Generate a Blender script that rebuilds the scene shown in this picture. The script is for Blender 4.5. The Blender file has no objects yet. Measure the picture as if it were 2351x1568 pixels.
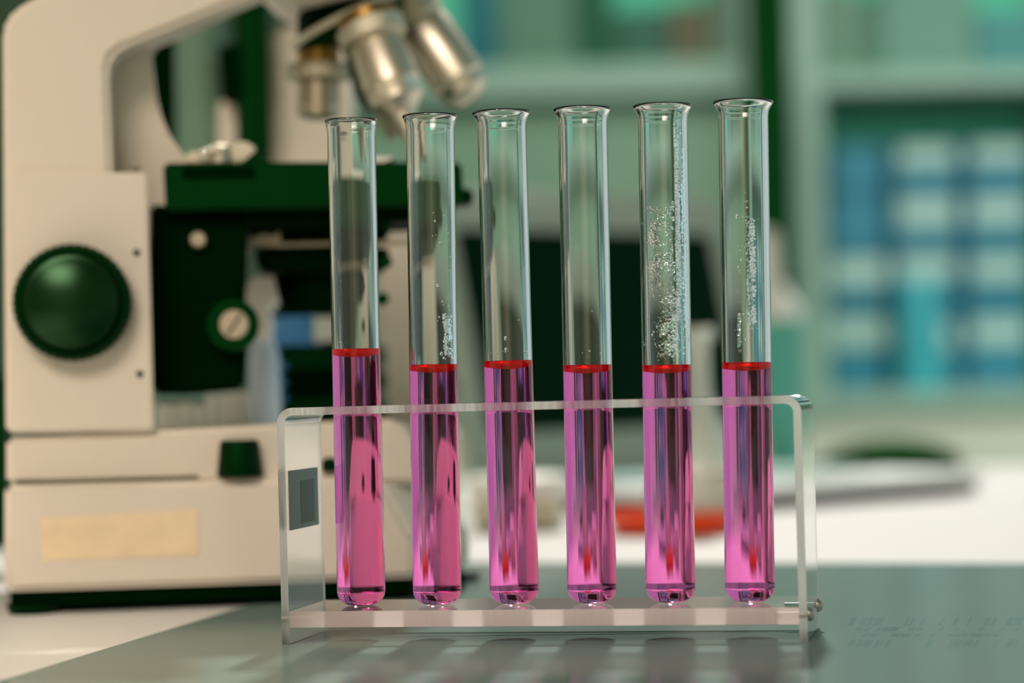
import bpy, bmesh, math, random
from mathutils import Vector, Matrix
random.seed(7)
C = bpy.context.scene.collection
sc = bpy.context.scene
PI = math.pi

# ------------------------------------------------------------------ camera
W, H, F = 2351, 1568, 5819.8
CH, PITCH, ROLL = 0.0785, 0.01695, 0.02624          # camera height, upward pitch, roll
cam_d = bpy.data.cameras.new('camera'); cam = bpy.data.objects.new('camera', cam_d); C.objects.link(cam)
sc.camera = cam
_cr, _sr = math.cos(ROLL), math.sin(ROLL)
fwd = Vector((0, math.cos(PITCH), math.sin(PITCH)))
up0 = Vector((0, -math.sin(PITCH), math.cos(PITCH))); right0 = Vector((1, 0, 0))
cright = right0 * _cr - up0 * _sr
cup = right0 * _sr + up0 * _cr
M = Matrix((cright, cup, -fwd)).transposed().to_4x4(); M.translation = (0, 0, CH)
cam.matrix_world = M
cam_d.sensor_width = 36; cam_d.lens = F / W * 36
cam_d.clip_start = 0.01; cam_d.clip_end = 50
cam_d.dof.use_dof = True; cam_d.dof.focus_distance = 0.786; cam_d.dof.aperture_fstop = 5.6

# ------------------------------------------------------------------ render look
sc.view_settings.view_transform = 'Standard'; sc.view_settings.look = 'None'
sc.view_settings.gamma = 1.0; sc.view_settings.exposure = 0.0
try: sc.view_settings.use_curve_mapping = False
except Exception: pass
sc.cycles.use_denoising = True
sc.cycles.max_bounces = 20; sc.cycles.transmission_bounces = 20
sc.cycles.glossy_bounces = 8; sc.cycles.diffuse_bounces = 3
sc.cycles.transparent_max_bounces = 16
sc.cycles.sample_clamp_indirect = 0.0

# ------------------------------------------------------------------ world: soft light of the laboratory around the bench
wd = bpy.data.worlds.new('world'); sc.world = wd; wd.use_nodes = True
wn = wd.node_tree.nodes; wl = wd.node_tree.links; wn.clear()
wo = wn.new('ShaderNodeOutputWorld'); wb = wn.new('ShaderNodeBackground')
wt = wn.new('ShaderNodeTexCoord'); ws = wn.new('ShaderNodeSeparateXYZ')
wl.new(wt.outputs['Generated'], ws.inputs[0])
at_ = wn.new('ShaderNodeMath'); at_.operation = 'ARCTAN2'; wl.new(ws.outputs['Y'], at_.inputs[0]); wl.new(ws.outputs['X'], at_.inputs[1])
def wramp(sock, lo, hi, stops):
    mr = wn.new('ShaderNodeMapRange'); mr.inputs['From Min'].default_value = lo; mr.inputs['From Max'].default_value = hi
    wl.new(sock, mr.inputs['Value'])
    r = wn.new('ShaderNodeValToRGB'); wl.new(mr.outputs[0], r.inputs[0])
    e = r.color_ramp.elements
    e[0].position, e[0].color = stops[0][0], (*stops[0][1], 1)
    e[1].position, e[1].color = stops[-1][0], (*stops[-1][1], 1)
    for p, c in stops[1:-1]:
        n = e.new(p); n.color = (*c, 1)
    return r.outputs[0]
# around the horizon: 0 = left, .25 = behind the camera, .5 = right, .75 = straight ahead
cx = wramp(at_.outputs[0], -PI, PI, [(0, (.50, .46, .36)), (.12, (.32, .30, .20)), (.17, (.20, .21, .12)), (.21, (.74, .64, .44)), (.26, (.78, .68, .47)), (.29, (.22, .24, .13)),
     (.36, (.36, .36, .26)), (.43, (.36, .46, .44)), (.50, (.50, .82, .90)), (.58, (.48, .63, .67)), (.67, (.53, .56, .54)), (.72, (.40, .48, .42)), (.80, (.32, .38, .29)), (.92, (.40, .44, .34)), (1, (.50, .46, .36))])
cz = wramp(ws.outputs['Z'], -1, 1, [(0, (.35, .4, .33)), (.44, (.7, .76, .66)), (.52, (1, 1, 1)), (.62, (1, 1, 1)), (.76, (.36, .39, .34)), (1, (.22, .25, .21))])
wm = wn.new('ShaderNodeMix'); wm.data_type = 'RGBA'; wm.blend_type = 'MULTIPLY'; wm.inputs[0].default_value = 1
wl.new(cx, wm.inputs[6]); wl.new(cz, wm.inputs[7])
wl.new(wm.outputs[2], wb.inputs['Color']); wb.inputs['Strength'].default_value = 0.95
wl.new(wb.outputs[0], wo.inputs[0])

def area(name, loc, target, sx, sy, power, col, spread=180):
    l = bpy.data.lights.new(name, 'AREA'); l.shape = 'RECTANGLE'; l.size = sx; l.size_y = sy
    l.energy = power; l.color = col; l.spread = math.radians(spread)
    o = bpy.data.objects.new(name, l); C.objects.link(o); o.location = loc
    o.rotation_euler = (Vector(target) - Vector(loc)).to_track_quat('-Z', 'Y').to_euler()
    return o
area('room_light_front', (-0.55, -0.95, 1.25), (-0.20, 0.93, -0.05), 1.2, 0.7, 2.15, (1.0, .86, .75), 40)
area('left_bench_fill', (-0.30, .70, 1.35), (-.30, .705, 0), 0.3, 0.3, .60, (1.0, .84, .64), 24)  # added fill for the left of the bench, no lamp known there
area('bench_light_back', (0.25, 3.0, 2.35), (0.0, .79, .0), 0.14, 0.13, 122, (1.0, .96, .90))
area('shelf_fill', (1.0, 2.3, .55), (1.0, 3.5, .12), 1.4, 0.4, 3.1, (.95, 1.0, .97), 100)  # unseen fill added to lift the dark shelf interior and the cabinet

# ------------------------------------------------------------------ pixel rays -> points of the place
def ray(px, py):
    u = (px - W / 2) / F; v = -(py - H / 2) / F
    return cright * u + cup * v + fwd
def at(px, py, Y):
    d = ray(px, py); return Vector((0, 0, CH)) + d * (Y / d.y)
def ground(px, py, z=0.0):
    d = ray(px, py); return Vector((0, 0, CH)) + d * ((z - CH) / d.z)
class Frame:
    """a vertical plane of the place, turned by yaw, with depth v behind it"""
    def __init__(s, origin, yaw):
        s.o = Vector(origin); s.a = yaw
        s.u = Vector((math.cos(yaw), math.sin(yaw), 0)); s.n = Vector((-math.sin(yaw), math.cos(yaw), 0))
    def pt(s, px, py, v=0.0):
        d = ray(px, py); c = Vector((0, 0, CH)); o = s.o + s.n * v
        t = (o - c).dot(s.n) / d.dot(s.n)
        return c + d * t

# ------------------------------------------------------------------ materials
def new_mat(name):
    m = bpy.data.materials.new(name); m.use_nodes = True; n = m.node_tree.nodes; n.clear()
    return m, n, m.node_tree.links
def pbr(name, col, rough=.5, metal=0, spec=.5, tint=None, trans=0, ior=1.5, noise=0, nscale=30, coat=0, bump=0, sss=0):
    m, n, l = new_mat(name)
    o = n.new('ShaderNodeOutputMaterial'); b = n.new('ShaderNodeBsdfPrincipled'); l.new(b.outputs[0], o.inputs[0])
    b.inputs['Base Color'].default_value = (*col, 1); b.inputs['Roughness'].default_value = rough
    b.inputs['Metallic'].default_value = metal; b.inputs['Specular IOR Level'].default_value = spec
    if tint: b.inputs['Specular Tint'].default_value = (*tint, 1)
    b.inputs['Transmission Weight'].default_value = trans; b.inputs['IOR'].default_value = ior
    b.inputs['Coat Weight'].default_value = coat
    if noise or bump:
        tc = n.new('ShaderNodeTexCoord'); nt = n.new('ShaderNodeTexNoise'); nt.inputs['Scale'].default_value = nscale
        nt.inputs['Detail'].default_value = 4; l.new(tc.outputs['Object'], nt.inputs['Vector'])
        if noise:
            r = n.new('ShaderNodeValToRGB'); l.new(nt.outputs['Fac'], r.inputs[0])
            r.color_ramp.elements[0].position = .3; r.color_ramp.elements[1].position = .7
            r.color_ramp.elements[0].color = (*[c * (1 - noise) for c in col], 1)
            r.color_ramp.elements[1].color = (*[min(1, c * (1 + noise * .6)) for c in col], 1)
            l.new(r.outputs[0], b.inputs['Base Color'])
        if bump:
            bp = n.new('ShaderNodeBump'); bp.inputs['Strength'].default_value = bump; bp.inputs['Distance'].default_value = .0005
            l.new(nt.outputs['Fac'], bp.inputs['Height']); l.new(bp.outputs[0], b.inputs['Normal'])
    return m
def glass(name, col, ior, rough=0.0):
    m, n, l = new_mat(name)
    o = n.new('ShaderNodeOutputMaterial'); b = n.new('ShaderNodeBsdfGlass'); l.new(b.outputs[0], o.inputs[0])
    b.inputs['Color'].default_value = (*col, 1); b.inputs['IOR'].default_value = ior; b.inputs['Roughness'].default_value = rough
    return m
def clear_sheet(name, col, ior):
    """thin clear sheet: straight-through light plus Fresnel reflection"""
    m, n, l = new_mat(name)
    o = n.new('ShaderNodeOutputMaterial'); t = n.new('ShaderNodeBsdfTransparent'); g = n.new('ShaderNodeBsdfGlossy'); f = n.new('ShaderNodeFresnel')
    t.inputs['Color'].default_value = (*col, 1); g.inputs['Roughness'].default_value = .02; f.inputs['IOR'].default_value = ior
    x = n.new('ShaderNodeMixShader'); l.new(f.outputs[0], x.inputs[0]); l.new(t.outputs[0], x.inputs[1]); l.new(g.outputs[0], x.inputs[2]); l.new(x.outputs[0], o.inputs[0])
    return m
def frosted(name, col, fac, rough=.45, ior=1.45, gcol=(.98, .98, .97), var=.25):
    """sawn acrylic edge: part rough refraction, part milky scatter"""
    m, n, l = new_mat(name)
    o = n.new('ShaderNodeOutputMaterial'); g = n.new('ShaderNodeBsdfGlass'); t = n.new('ShaderNodeBsdfTranslucent'); d = n.new('ShaderNodeBsdfDiffuse')
    g.inputs['Roughness'].default_value = rough; g.inputs['IOR'].default_value = ior; g.inputs['Color'].default_value = (*gcol, 1)
    t.inputs['Color'].default_value = (*col, 1); d.inputs['Color'].default_value = (*col, 1)
    tc = n.new('ShaderNodeTexCoord'); mp = n.new('ShaderNodeMapping'); mp.inputs['Rotation'].default_value = (0, .9, 0)
    mp.inputs['Scale'].default_value = (900, 900, 60)
    nt = n.new('ShaderNodeTexNoise'); nt.inputs['Scale'].default_value = 1; l.new(tc.outputs['Object'], mp.inputs[0]); l.new(mp.outputs[0], nt.inputs['Vector'])
    mr = n.new('ShaderNodeMapRange'); mr.inputs['To Min'].default_value = max(0, fac - var); mr.inputs['To Max'].default_value = min(1, fac + var)
    mr.inputs['From Min'].default_value = .3; mr.inputs['From Max'].default_value = .7
    l.new(nt.outputs['Fac'], mr.inputs['Value'])
    m1 = n.new('ShaderNodeMixShader'); m1.inputs[0].default_value = .5; l.new(t.outputs[0], m1.inputs[1]); l.new(d.outputs[0], m1.inputs[2])
    m2 = n.new('ShaderNodeMixShader'); l.new(mr.outputs[0], m2.inputs[0]); l.new(g.outputs[0], m2.inputs[1]); l.new(m1.outputs[0], m2.inputs[2])
    l.new(m2.outputs[0], o.inputs[0]); return m

BEIGE = pbr('beige_enamel', (.73, .64, .53), .45, spec=.35, bump=.15, nscale=900)
BLACK = pbr('black_plastic', (.0006, .026, .004), .5, spec=.12, tint=(.15, 1, .25))
BLACK2 = pbr('deep_black', (.0003, .006, .0006), .6, spec=.05, tint=(.1, 1, .2))
RUBBER = pbr('rubber', (.0005, .010, .0012), .55, spec=.15, tint=(.1, 1, .25))
GLOSSBLK = pbr('gloss_knob', (.0005, .010, .0015), .25, spec=.4, tint=(.45, 1, .5))
CHROME = pbr('satin_chrome', (.76, .68, .55), .40, metal=1)
CHROME2 = pbr('knurled_chrome', (.66, .60, .46), .42, metal=1, bump=.8, nscale=1500)
STEEL = pbr('screw_steel', (.50, .47, .42), .38, metal=1)
CHROME0 = pbr('polished_chrome', (.9, .86, .8), .08, metal=1)
DARKCH = pbr('dark_satin_steel', (.50, .43, .32), .38, metal=1)
BRASS = pbr('brass_ring', (.34, .19, .05), .35, metal=1)
SCREWM = pbr('screw_brass', (.50, .41, .29), .55, metal=.2)
GLASS = glass('borosilicate_glass', (.985, .995, .992), 1.48)
ACRYL = clear_sheet('clear_acrylic', (.97, .985, .975), 1.42)
ACRYLG = glass('thick_clear_acrylic', (.985, .995, .99), 1.47)
EDGE = frosted('sawn_acrylic_edge', (.86, .84, .80), .30)
BASEEDGE = frosted('milky_acrylic_edge', (.82, .69, .65), .82, rough=.35, var=.06)
PINK = glass('pink_liquid', (1.0, .47, .82), 1.34 / 1.48)
PINKTOP = glass('pink_liquid_surface', (1.0, .70, .90), 1.34)
def tinted(name, tcol, dcol, fac):
    m, n, l = new_mat(name)
    o = n.new('ShaderNodeOutputMaterial'); t = n.new('ShaderNodeBsdfTransparent'); d = n.new('ShaderNodeBsdfDiffuse'); tr = n.new('ShaderNodeBsdfTranslucent')
    t.inputs['Color'].default_value = (*tcol, 1); d.inputs['Color'].default_value = (*dcol, 1); tr.inputs['Color'].default_value = (*dcol, 1)
    a = n.new('ShaderNodeMixShader'); a.inputs[0].default_value = .5; l.new(d.outputs[0], a.inputs[1]); l.new(tr.outputs[0], a.inputs[2])
    x = n.new('ShaderNodeMixShader'); x.inputs[0].default_value = fac; l.new(t.outputs[0], x.inputs[1]); l.new(a.outputs[0], x.inputs[2]); l.new(x.outputs[0], o.inputs[0])
    return m
MENI = tinted('red_internal_reflection', (1.0, .22, .16), (1.0, .05, .02), .35)  # red of the internal reflection under the surface, put into the colour
DROP = glass('water', (1, 1, 1), 1.33)
TABLEW = pbr('white_laminate', (.61, .59, .57), .45, spec=.35)
PAPER = pbr('old_tape', (.86, .66, .43), .7, noise=.07, nscale=120)
SILVER = pbr('silver_plastic', (.84, .86, .84), .4, metal=.15)
SCREEN = pbr('dark_screen', (.0004, .006, .001), .25, spec=.1, tint=(.1, 1, .3))
KEYS = pbr('key_caps', (.30, .36, .32), .6)
REDP = pbr('red_plastic', (.90, .07, .012), .4)
TEALB = pbr('teal_bottle', (.075, .36, .29), .4, spec=.3)
WHITEP = pbr('white_plastic', (.80, .79, .72), .45)
FROST = pbr('frosted_glass', (.90, .92, .86), .22, trans=.8, ior=1.25)
LIDM = pbr('laptop_lid', (.32, .37, .30), .45, metal=.1)
GROOVE = pbr('groove', (.16, .15, .09), .7)
PALEFILL = pbr('pale_contents', (.85, .74, .68), .8)
BLUEP = pbr('blue_plastic', (.055, .26, .55), .45)
BLUED = pbr('blue_drawer', (.004, .17, .25), .55)
LABEL = pbr('card_label', (.33, .50, .45), .7)
SHELF = pbr('shelf_laminate', (.27, .43, .35), .6)
SHELFD = pbr('shelf_back_panel', (.09, .52, .34), .8)
WALLM = pbr('wall_paint', (.15, .26, .19), .9, noise=.05, nscale=2)
CABM = pbr('cabinet_paint', (.72, .78, .66), .6)
FLOORM = pbr('floor_vinyl', (.30, .33, .28), .5, noise=.1, nscale=6)
GREYG = pbr('grey_green_plastic', (.14, .25, .17), .6)
CYAN = pbr('cyan_plastic', (.04, .38, .46), .4)
BROWN = pbr('brown_card', (.105, .105, .06), .8)
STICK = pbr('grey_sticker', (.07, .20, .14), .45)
REFLD = pbr('dark_reflection', (.008, .08, .035), .5)
SOFTW = pbr('translucent_white', (.90, .86, .78), .5)
PALEB = pbr('pale_blue_plastic', (.55, .66, .78), .4, spec=.4)

def mat_surface(name='dark_bench_mat', col=(.150, .208, .188)):
    """semi-gloss sheet: diffuse body under a weak clear coat, finely brushed"""
    m, n, l = new_mat(name)
    o = n.new('ShaderNodeOutputMaterial'); d = n.new('ShaderNodeBsdfDiffuse'); g = n.new('ShaderNodeBsdfGlossy')
    f = n.new('ShaderNodeFresnel'); f.inputs['IOR'].default_value = 1.35
    k = n.new('ShaderNodeMath'); k.operation = 'MULTIPLY'; k.inputs[1].default_value = .50; l.new(f.outputs[0], k.inputs[0])
    tc = n.new('ShaderNodeTexCoord'); nt = n.new('ShaderNodeTexNoise'); nt.inputs['Scale'].default_value = 40; nt.inputs['Detail'].default_value = 6
    l.new(tc.outputs['Object'], nt.inputs['Vector'])
    mr = n.new('ShaderNodeMapRange'); mr.inputs['To Min'].default_value = .09; mr.inputs['To Max'].default_value = .15
    l.new(nt.outputs['Fac'], mr.inputs['Value']); l.new(mr.outputs[0], g.inputs['Roughness'])
    d.inputs['Color'].default_value = (*col, 1)
    x = n.new('ShaderNodeMixShader'); l.new(k.outputs[0], x.inputs[0]); l.new(d.outputs[0], x.inputs[1]); l.new(g.outputs[0], x.inputs[2]); l.new(x.outputs[0], o.inputs[0])
    return m
MATM = mat_surface()

# ------------------------------------------------------------------ mesh helpers
def link(name, bm, mat, parent=None, smooth=True, ang=35):
    bmesh.ops.recalc_face_normals(bm, faces=bm.faces)
    me = bpy.data.meshes.new(name); bm.to_mesh(me); bm.free()
    mats = mat if isinstance(mat, (list, tuple)) else [mat]
    for x in mats: me.materials.append(x)
    if smooth:
        me.polygons.foreach_set('use_smooth', [True] * len(me.polygons))
        try: me.set_sharp_from_angle(angle=math.radians(ang))
        except Exception: pass
    o = bpy.data.objects.new(name, me); C.objects.link(o)
    if parent is not None:
        o.parent = parent; o.matrix_parent_inverse = parent.matrix_world.inverted()
    return o
def tag(o, label, cat, group=None, kind=None):
    o['label'] = label; o['category'] = cat
    if group: o['group'] = group
    if kind: o['kind'] = kind
    return o
def thing(name, label, cat, loc, group=None):
    o = bpy.data.objects.new(name, None); C.objects.link(o); o.location = loc
    o.matrix_world = Matrix.Translation(loc); o.empty_display_size = .01
    return tag(o, label, cat, group)
def struct(o): o['kind'] = 'structure'; return o
def hull(bm, pts, bev=0, seg=2):
    b = bmesh.new()
    for p in pts: b.verts.new(p)
    r = bmesh.ops.convex_hull(b, input=b.verts)
    junk = [g for g in r.get('geom_interior', []) if isinstance(g, bmesh.types.BMVert)]
    if junk: bmesh.ops.delete(b, geom=junk, context='VERTS')
    bmesh.ops.dissolve_limit(b, angle_limit=math.radians(1.5), verts=b.verts, edges=b.edges)
    if bev: bmesh.ops.bevel(b, geom=list(b.edges), offset=bev, segments=seg, affect='EDGES', clamp_overlap=True)
    merge(bm, b)
def merge(bm, b):
    me = bpy.data.meshes.new('t'); b.to_mesh(me); b.free(); bm.from_mesh(me); bpy.data.meshes.remove(me)
def box(bm, lo, hi, bev=0, mtx=None, seg=2):
    b = bmesh.new()
    bmesh.ops.create_cube(b, size=1)
    lo, hi = Vector(lo), Vector(hi)
    for v in b.verts: v.co = Vector([(lo[i] + hi[i]) / 2 + v.co[i] * (hi[i] - lo[i]) for i in range(3)])
    if bev: bmesh.ops.bevel(b, geom=list(b.edges), offset=bev, segments=seg, affect='EDGES', clamp_overlap=True)
    if mtx is not None: bmesh.ops.transform(b, matrix=mtx, verts=b.verts)
    merge(bm, b)
def prism(bm, pts, ext, bev=0, seg=2):
    """pts: 3-D polygon, ext: extrusion vector"""
    b = bmesh.new(); ext = Vector(ext)
    a = [b.verts.new(p) for p in pts]; c = [b.verts.new(Vector(p) + ext) for p in pts]
    b.faces.new(a); b.faces.new(list(reversed(c)))
    n = len(pts)
    for i in range(n): b.faces.new((a[i], c[i], c[(i + 1) % n], a[(i + 1) % n]))
    bmesh.ops.recalc_face_normals(b, faces=b.faces)
    if bev: bmesh.ops.bevel(b, geom=list(b.edges), offset=bev, segments=seg, affect='EDGES', clamp_overlap=True)
    merge(bm, b)
def lathe(bm, prof, p0, axis, seg=48, wav=None, close=False):
    """prof: (distance along axis, radius); closed at radius 0"""
    axis = Vector(axis).normalized(); q = axis.to_track_quat('Z', 'Y').to_matrix(); p0 = Vector(p0)
    rings = []
    for t, r in prof:
        if r < 1e-7: rings.append([bm.verts.new(p0 + axis * t)]); continue
        ring = []
        for i in range(seg):
            a = 2 * PI * i / seg; rr = r * (1 + (wav[1] * math.cos(a * wav[0]) if wav and wav[2](t) else 0))
            ring.append(bm.verts.new(p0 + q @ Vector((rr * math.cos(a), rr * math.sin(a), t))))
        rings.append(ring)
    pairs = list(zip(rings, rings[1:]))
    if close: pairs.append((rings[-1], rings[0]))
    for A, B in pairs:
        if len(A) == 1 and len(B) == 1: continue
        if len(A) == 1:
            for i in range(seg): bm.faces.new((A[0], B[i], B[(i + 1) % seg]))
        elif len(B) == 1:
            for i in range(seg): bm.faces.new((A[i], A[(i + 1) % seg], B[0]))
        else:
            for i in range(seg): bm.faces.new((A[i], A[(i + 1) % seg], B[(i + 1) % seg], B[i]))
def tube_path(bm, pts, r, seg=12):
    pts = [Vector(p) for p in pts]; rings = []
    for i, p in enumerate(pts):
        d = (pts[min(i + 1, len(pts) - 1)] - pts[max(i - 1, 0)]).normalized(); q = d.to_track_quat('Z', 'Y').to_matrix()
        rr = r[i] if isinstance(r, (list, tuple)) else r
        rings.append([bm.verts.new(p + q @ Vector((rr * math.cos(2 * PI * k / seg), rr * math.sin(2 * PI * k / seg), 0))) for k in range(seg)])
    for A, B in zip(rings, rings[1:]):
        for k in range(seg): bm.faces.new((A[k], A[(k + 1) % seg], B[(k + 1) % seg], B[k]))
    bm.faces.new(rings[0]); bm.faces.new(list(reversed(rings[-1])))
def sphere(bm, c, r, sc3=(1, 1, 1), u=12, v=8):
    b = bmesh.new(); bmesh.ops.create_uvsphere(b, u_segments=u, v_segments=v, radius=1)
    for x in b.verts: x.co = Vector(c) + Vector((x.co.x * r * sc3[0], x.co.y * r * sc3[1], x.co.z * r * sc3[2]))
    merge(bm, b)
def slab(name, px, Y0, Y1, mat, parent=None, bev=0.001, frame=None, seg=2):
    """a solid with the outline px (pixel corners seen at depth Y0) reaching back to Y1"""
    bm = bmesh.new()
    if frame: prism(bm, [frame.pt(x, y, Y0) for x, y in px], frame.n * (Y1 - Y0), bev, seg)
    else: prism(bm, [at(x, y, Y0) for x, y in px], (0, Y1 - Y0, 0), bev, seg)
    return link(name, bm, mat, parent)

# ------------------------------------------------------------------ room
zf = -0.78; ZT = -0.0006                                  # floor, table top
bm = bmesh.new(); box(bm, (-4, -2, zf - .05), (5, 6.0, zf)); struct(link('floor', bm, FLOORM, smooth=False))
bm = bmesh.new(); box(bm, (-4, 5.0, zf), (1.5, 5.1, 2.4)); struct(link('wall_back', bm, WALLM, smooth=False))

# white bench
tb = thing('lab_bench', 'long white laminate laboratory bench carrying the microscope, laptop and glassware', 'bench', (0, 1.2, zf))
bm = bmesh.new(); box(bm, (-1.0, .35, ZT - .03), (1.4, 2.12, ZT), .002); link('bench_top', bm, TABLEW, tb)
for x in (-.93, 1.33):
    for y in (.42, 2.05):
        bm = bmesh.new(); box(bm, (x - .03, y - .03, zf), (x + .03, y + .03, ZT - .03), .002); link('leg', bm, SILVER, tb)

# dark mat: left edge runs from the lower left corner of the photo to behind the microscope
e1 = ground(0, 1563); e2 = ground(528, 1402); far = ground(2351, 1293); far0 = ground(1100, 1291)
dl = (e2 - e1); dl.z = 0; df = far - far0; df.z = 0
den = dl.x * df.y - dl.y * df.x; r0 = far0 - e1
t = (r0.x * df.y - r0.y * df.x) / den
corner = e1 + dl * t; nl = e1 - dl * 1.0; fr = far + df * .4
bm = bmesh.new()
prism(bm, [Vector((p.x, p.y, ZT)) for p in (nl, corner, fr, Vector((fr.x, nl.y, 0)))], (0, 0, .0006))
tag(link('desk_mat', bm, MATM, smooth=False), 'dark grey-green glossy mat lying on the white bench under the acrylic rack', 'mat')

# faint worn print and a fine score line on the mat
dm = bpy.data.objects['desk_mat']
bm = bmesh.new(); rp = random.Random(5)
def gquad(xa, ya, xb, yb, xc, yc, xd, yd):
    bm.faces.new([bm.verts.new(ground(x, y, .00002)) for x, y in ((xa, ya), (xb, yb), (xc, yc), (xd, yd))])
for (y0, y1, xs, xe, gap) in ((1417, 1436, 1945, 2345, .35), (1440, 1448, 1940, 2340, .5), (1455, 1461, 1925, 2300, .5), (1468, 1486, 1918, 2330, .45)):
    x = xs
    while x < xe:
        wd_ = rp.choice([5, 8, 12, 20])
        if rp.random() > gap: gquad(x + 10, y0, x + 10 + wd_, y0, x + wd_, y1, x, y1)
        x += wd_ + rp.choice([3, 6, 14])
link('faint_print', bm, mat_surface('worn_print', (.127, .182, .165)), dm, smooth=False)
bm = bmesh.new(); gquad(760, 1463, 1886, 1448.5, 1886, 1450.3, 760, 1464.6); link('score_line', bm, mat_surface('score', (.04, .08, .065)), dm, smooth=False)

# ------------------------------------------------------------------ acrylic rack
YAW = -0.2031; RX, RY = 0.010025, 0.7883; L, D, RH = 0.162, 0.0409, 0.0731
rq = Matrix.Translation((RX, RY, 0)) @ Matrix.Rotation(YAW, 4, 'Z')
rack = thing('test_tube_rack', 'clear bent acrylic rack holding the six pink test tubes on the dark mat', 'rack', (RX, RY, 0))
def rpt(x, y, z): return rq @ Vector((x, y, z))
TB = 0.0102                                              # top of base plate
tubes = [  # bottom px, top px, rim px width, liquid level y px
    ((830, 1390), (806, 275), 122, 800), ((1004, 1387), (987, 264), 128, 836), ((1182, 1385), (1151, 256), 135, 827),
    ((1360, 1383), (1337, 248), 134, 837), ((1540, 1381), (1521, 241), 137, 837), ((1722, 1379), (1706, 232), 140, 831)]
rackframe = Frame((RX, RY, 0), YAW)
TB_list = []
for (bx, by), (tx, ty), rw, ly in tubes:
    b = rackframe.pt(bx, by); b.z = TB + .0001
    tp = rackframe.pt(tx, ty); TB_list.append((b, tp))
# U shaped sheet
th, R = 0.0024, 0.0050
x0, x1 = -L / 2, L / 2
def arc(cx_, cz_, r, a0, a1, n=8): return [(cx_ + r * math.cos(a0 + (a1 - a0) * i / n), cz_ + r * math.sin(a0 + (a1 - a0) * i / n)) for i in range(n + 1)]
prof = [(x0, 0)] + arc(x0 + R, RH - R, R, PI, PI / 2) + arc(x1 - R, RH - R, R, PI / 2, 0) + [(x1, 0), (x1 - th, 0)] \
    + arc(x1 - R, RH - R, R - th, 0, PI / 2) + arc(x0 + R, RH - R, R - th, PI / 2, PI) + [(x0 + th, 0)]
bm = bmesh.new(); prism(bm, [Vector((x, -D / 2, z)) for x, z in prof], (0, D, 0))
for f in bm.faces:
    if abs(f.normal.y) > .9: f.material_index = 1
    elif abs(f.normal.z) > .9 and f.calc_center_median().z < .001: f.material_index = 1
    elif abs(f.normal.x) > .05: f.material_index = 2
bmesh.ops.transform(bm, matrix=rq, verts=bm.verts)
sheet = link('bent_sheet', bm, [ACRYL, EDGE, ACRYLG], rack, ang=20)
cb = bmesh.new()
for b, tp in TB_list:
    ax = (tp - b); k = (RH - th / 2 - b.z) / ax.z; h = b + ax * k
    lathe(cb, [(-.01, 0), (-.01, .0085), (.01, .0085), (.01, 0)], h, (0, 0, 1), 48)
bmesh.ops.recalc_face_normals(cb, faces=cb.faces)
cm = bpy.data.meshes.new('c'); cb.to_mesh(cm); cb.free(); co = bpy.data.objects.new('c', cm); C.objects.link(co)
md = sheet.modifiers.new('holes', 'BOOLEAN'); md.operation = 'DIFFERENCE'; md.object = co; md.solver = 'EXACT'
bpy.context.view_layer.update()
dg = bpy.context.evaluated_depsgraph_get()
nm = bpy.data.meshes.new_from_object(sheet.evaluated_get(dg), preserve_all_data_layers=True, depsgraph=dg)
sheet.modifiers.clear(); sheet.data = nm; bpy.data.objects.remove(co)
# base plate
bm = bmesh.new(); box(bm, (x0 + th, -D / 2 + .0003, TB - .0050), (x1 - th, D / 2 - .0003, TB), .0001)
bm.normal_update()
for f in bm.faces:
    if abs(f.normal.y) > .9: f.material_index = 1
bmesh.ops.transform(bm, matrix=rq, verts=bm.verts)
link('base_plate', bm, [ACRYL, BASEEDGE], rack, smooth=False)
# screws through the side panels into the base plate
for sx in (-1, 1):
    for sy in (-1, 1):
        bm = bmesh.new(); sg = sx
        xo = x1 if sx > 0 else x0
        p = Vector((xo, sy * D * .36, TB - .0025)); 
        lathe(bm, [(-.0100, 0), (-.0100, .0009), (0.00002, .0009), (0.00002, .0021), (.0008, .0020), (.0016, .0013), (.0019, 0)], p, (sx, 0, 0), 24)
        bmesh.ops.transform(bm, matrix=rq, verts=bm.verts)
        s = link('screw', bm, STEEL, rack); s['label'] = 'small steel screw'
# grey sticker on the left panel
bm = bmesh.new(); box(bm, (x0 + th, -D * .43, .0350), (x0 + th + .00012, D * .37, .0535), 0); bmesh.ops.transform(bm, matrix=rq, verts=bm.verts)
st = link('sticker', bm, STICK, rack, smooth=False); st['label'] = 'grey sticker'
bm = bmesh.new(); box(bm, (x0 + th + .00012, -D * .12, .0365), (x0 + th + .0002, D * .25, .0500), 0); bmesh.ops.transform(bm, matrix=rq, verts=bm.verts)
link('sticker_reflection', bm, REFLD, st, smooth=False)  # dark reflection in the panel, painted on as a flat rectangle

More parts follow.
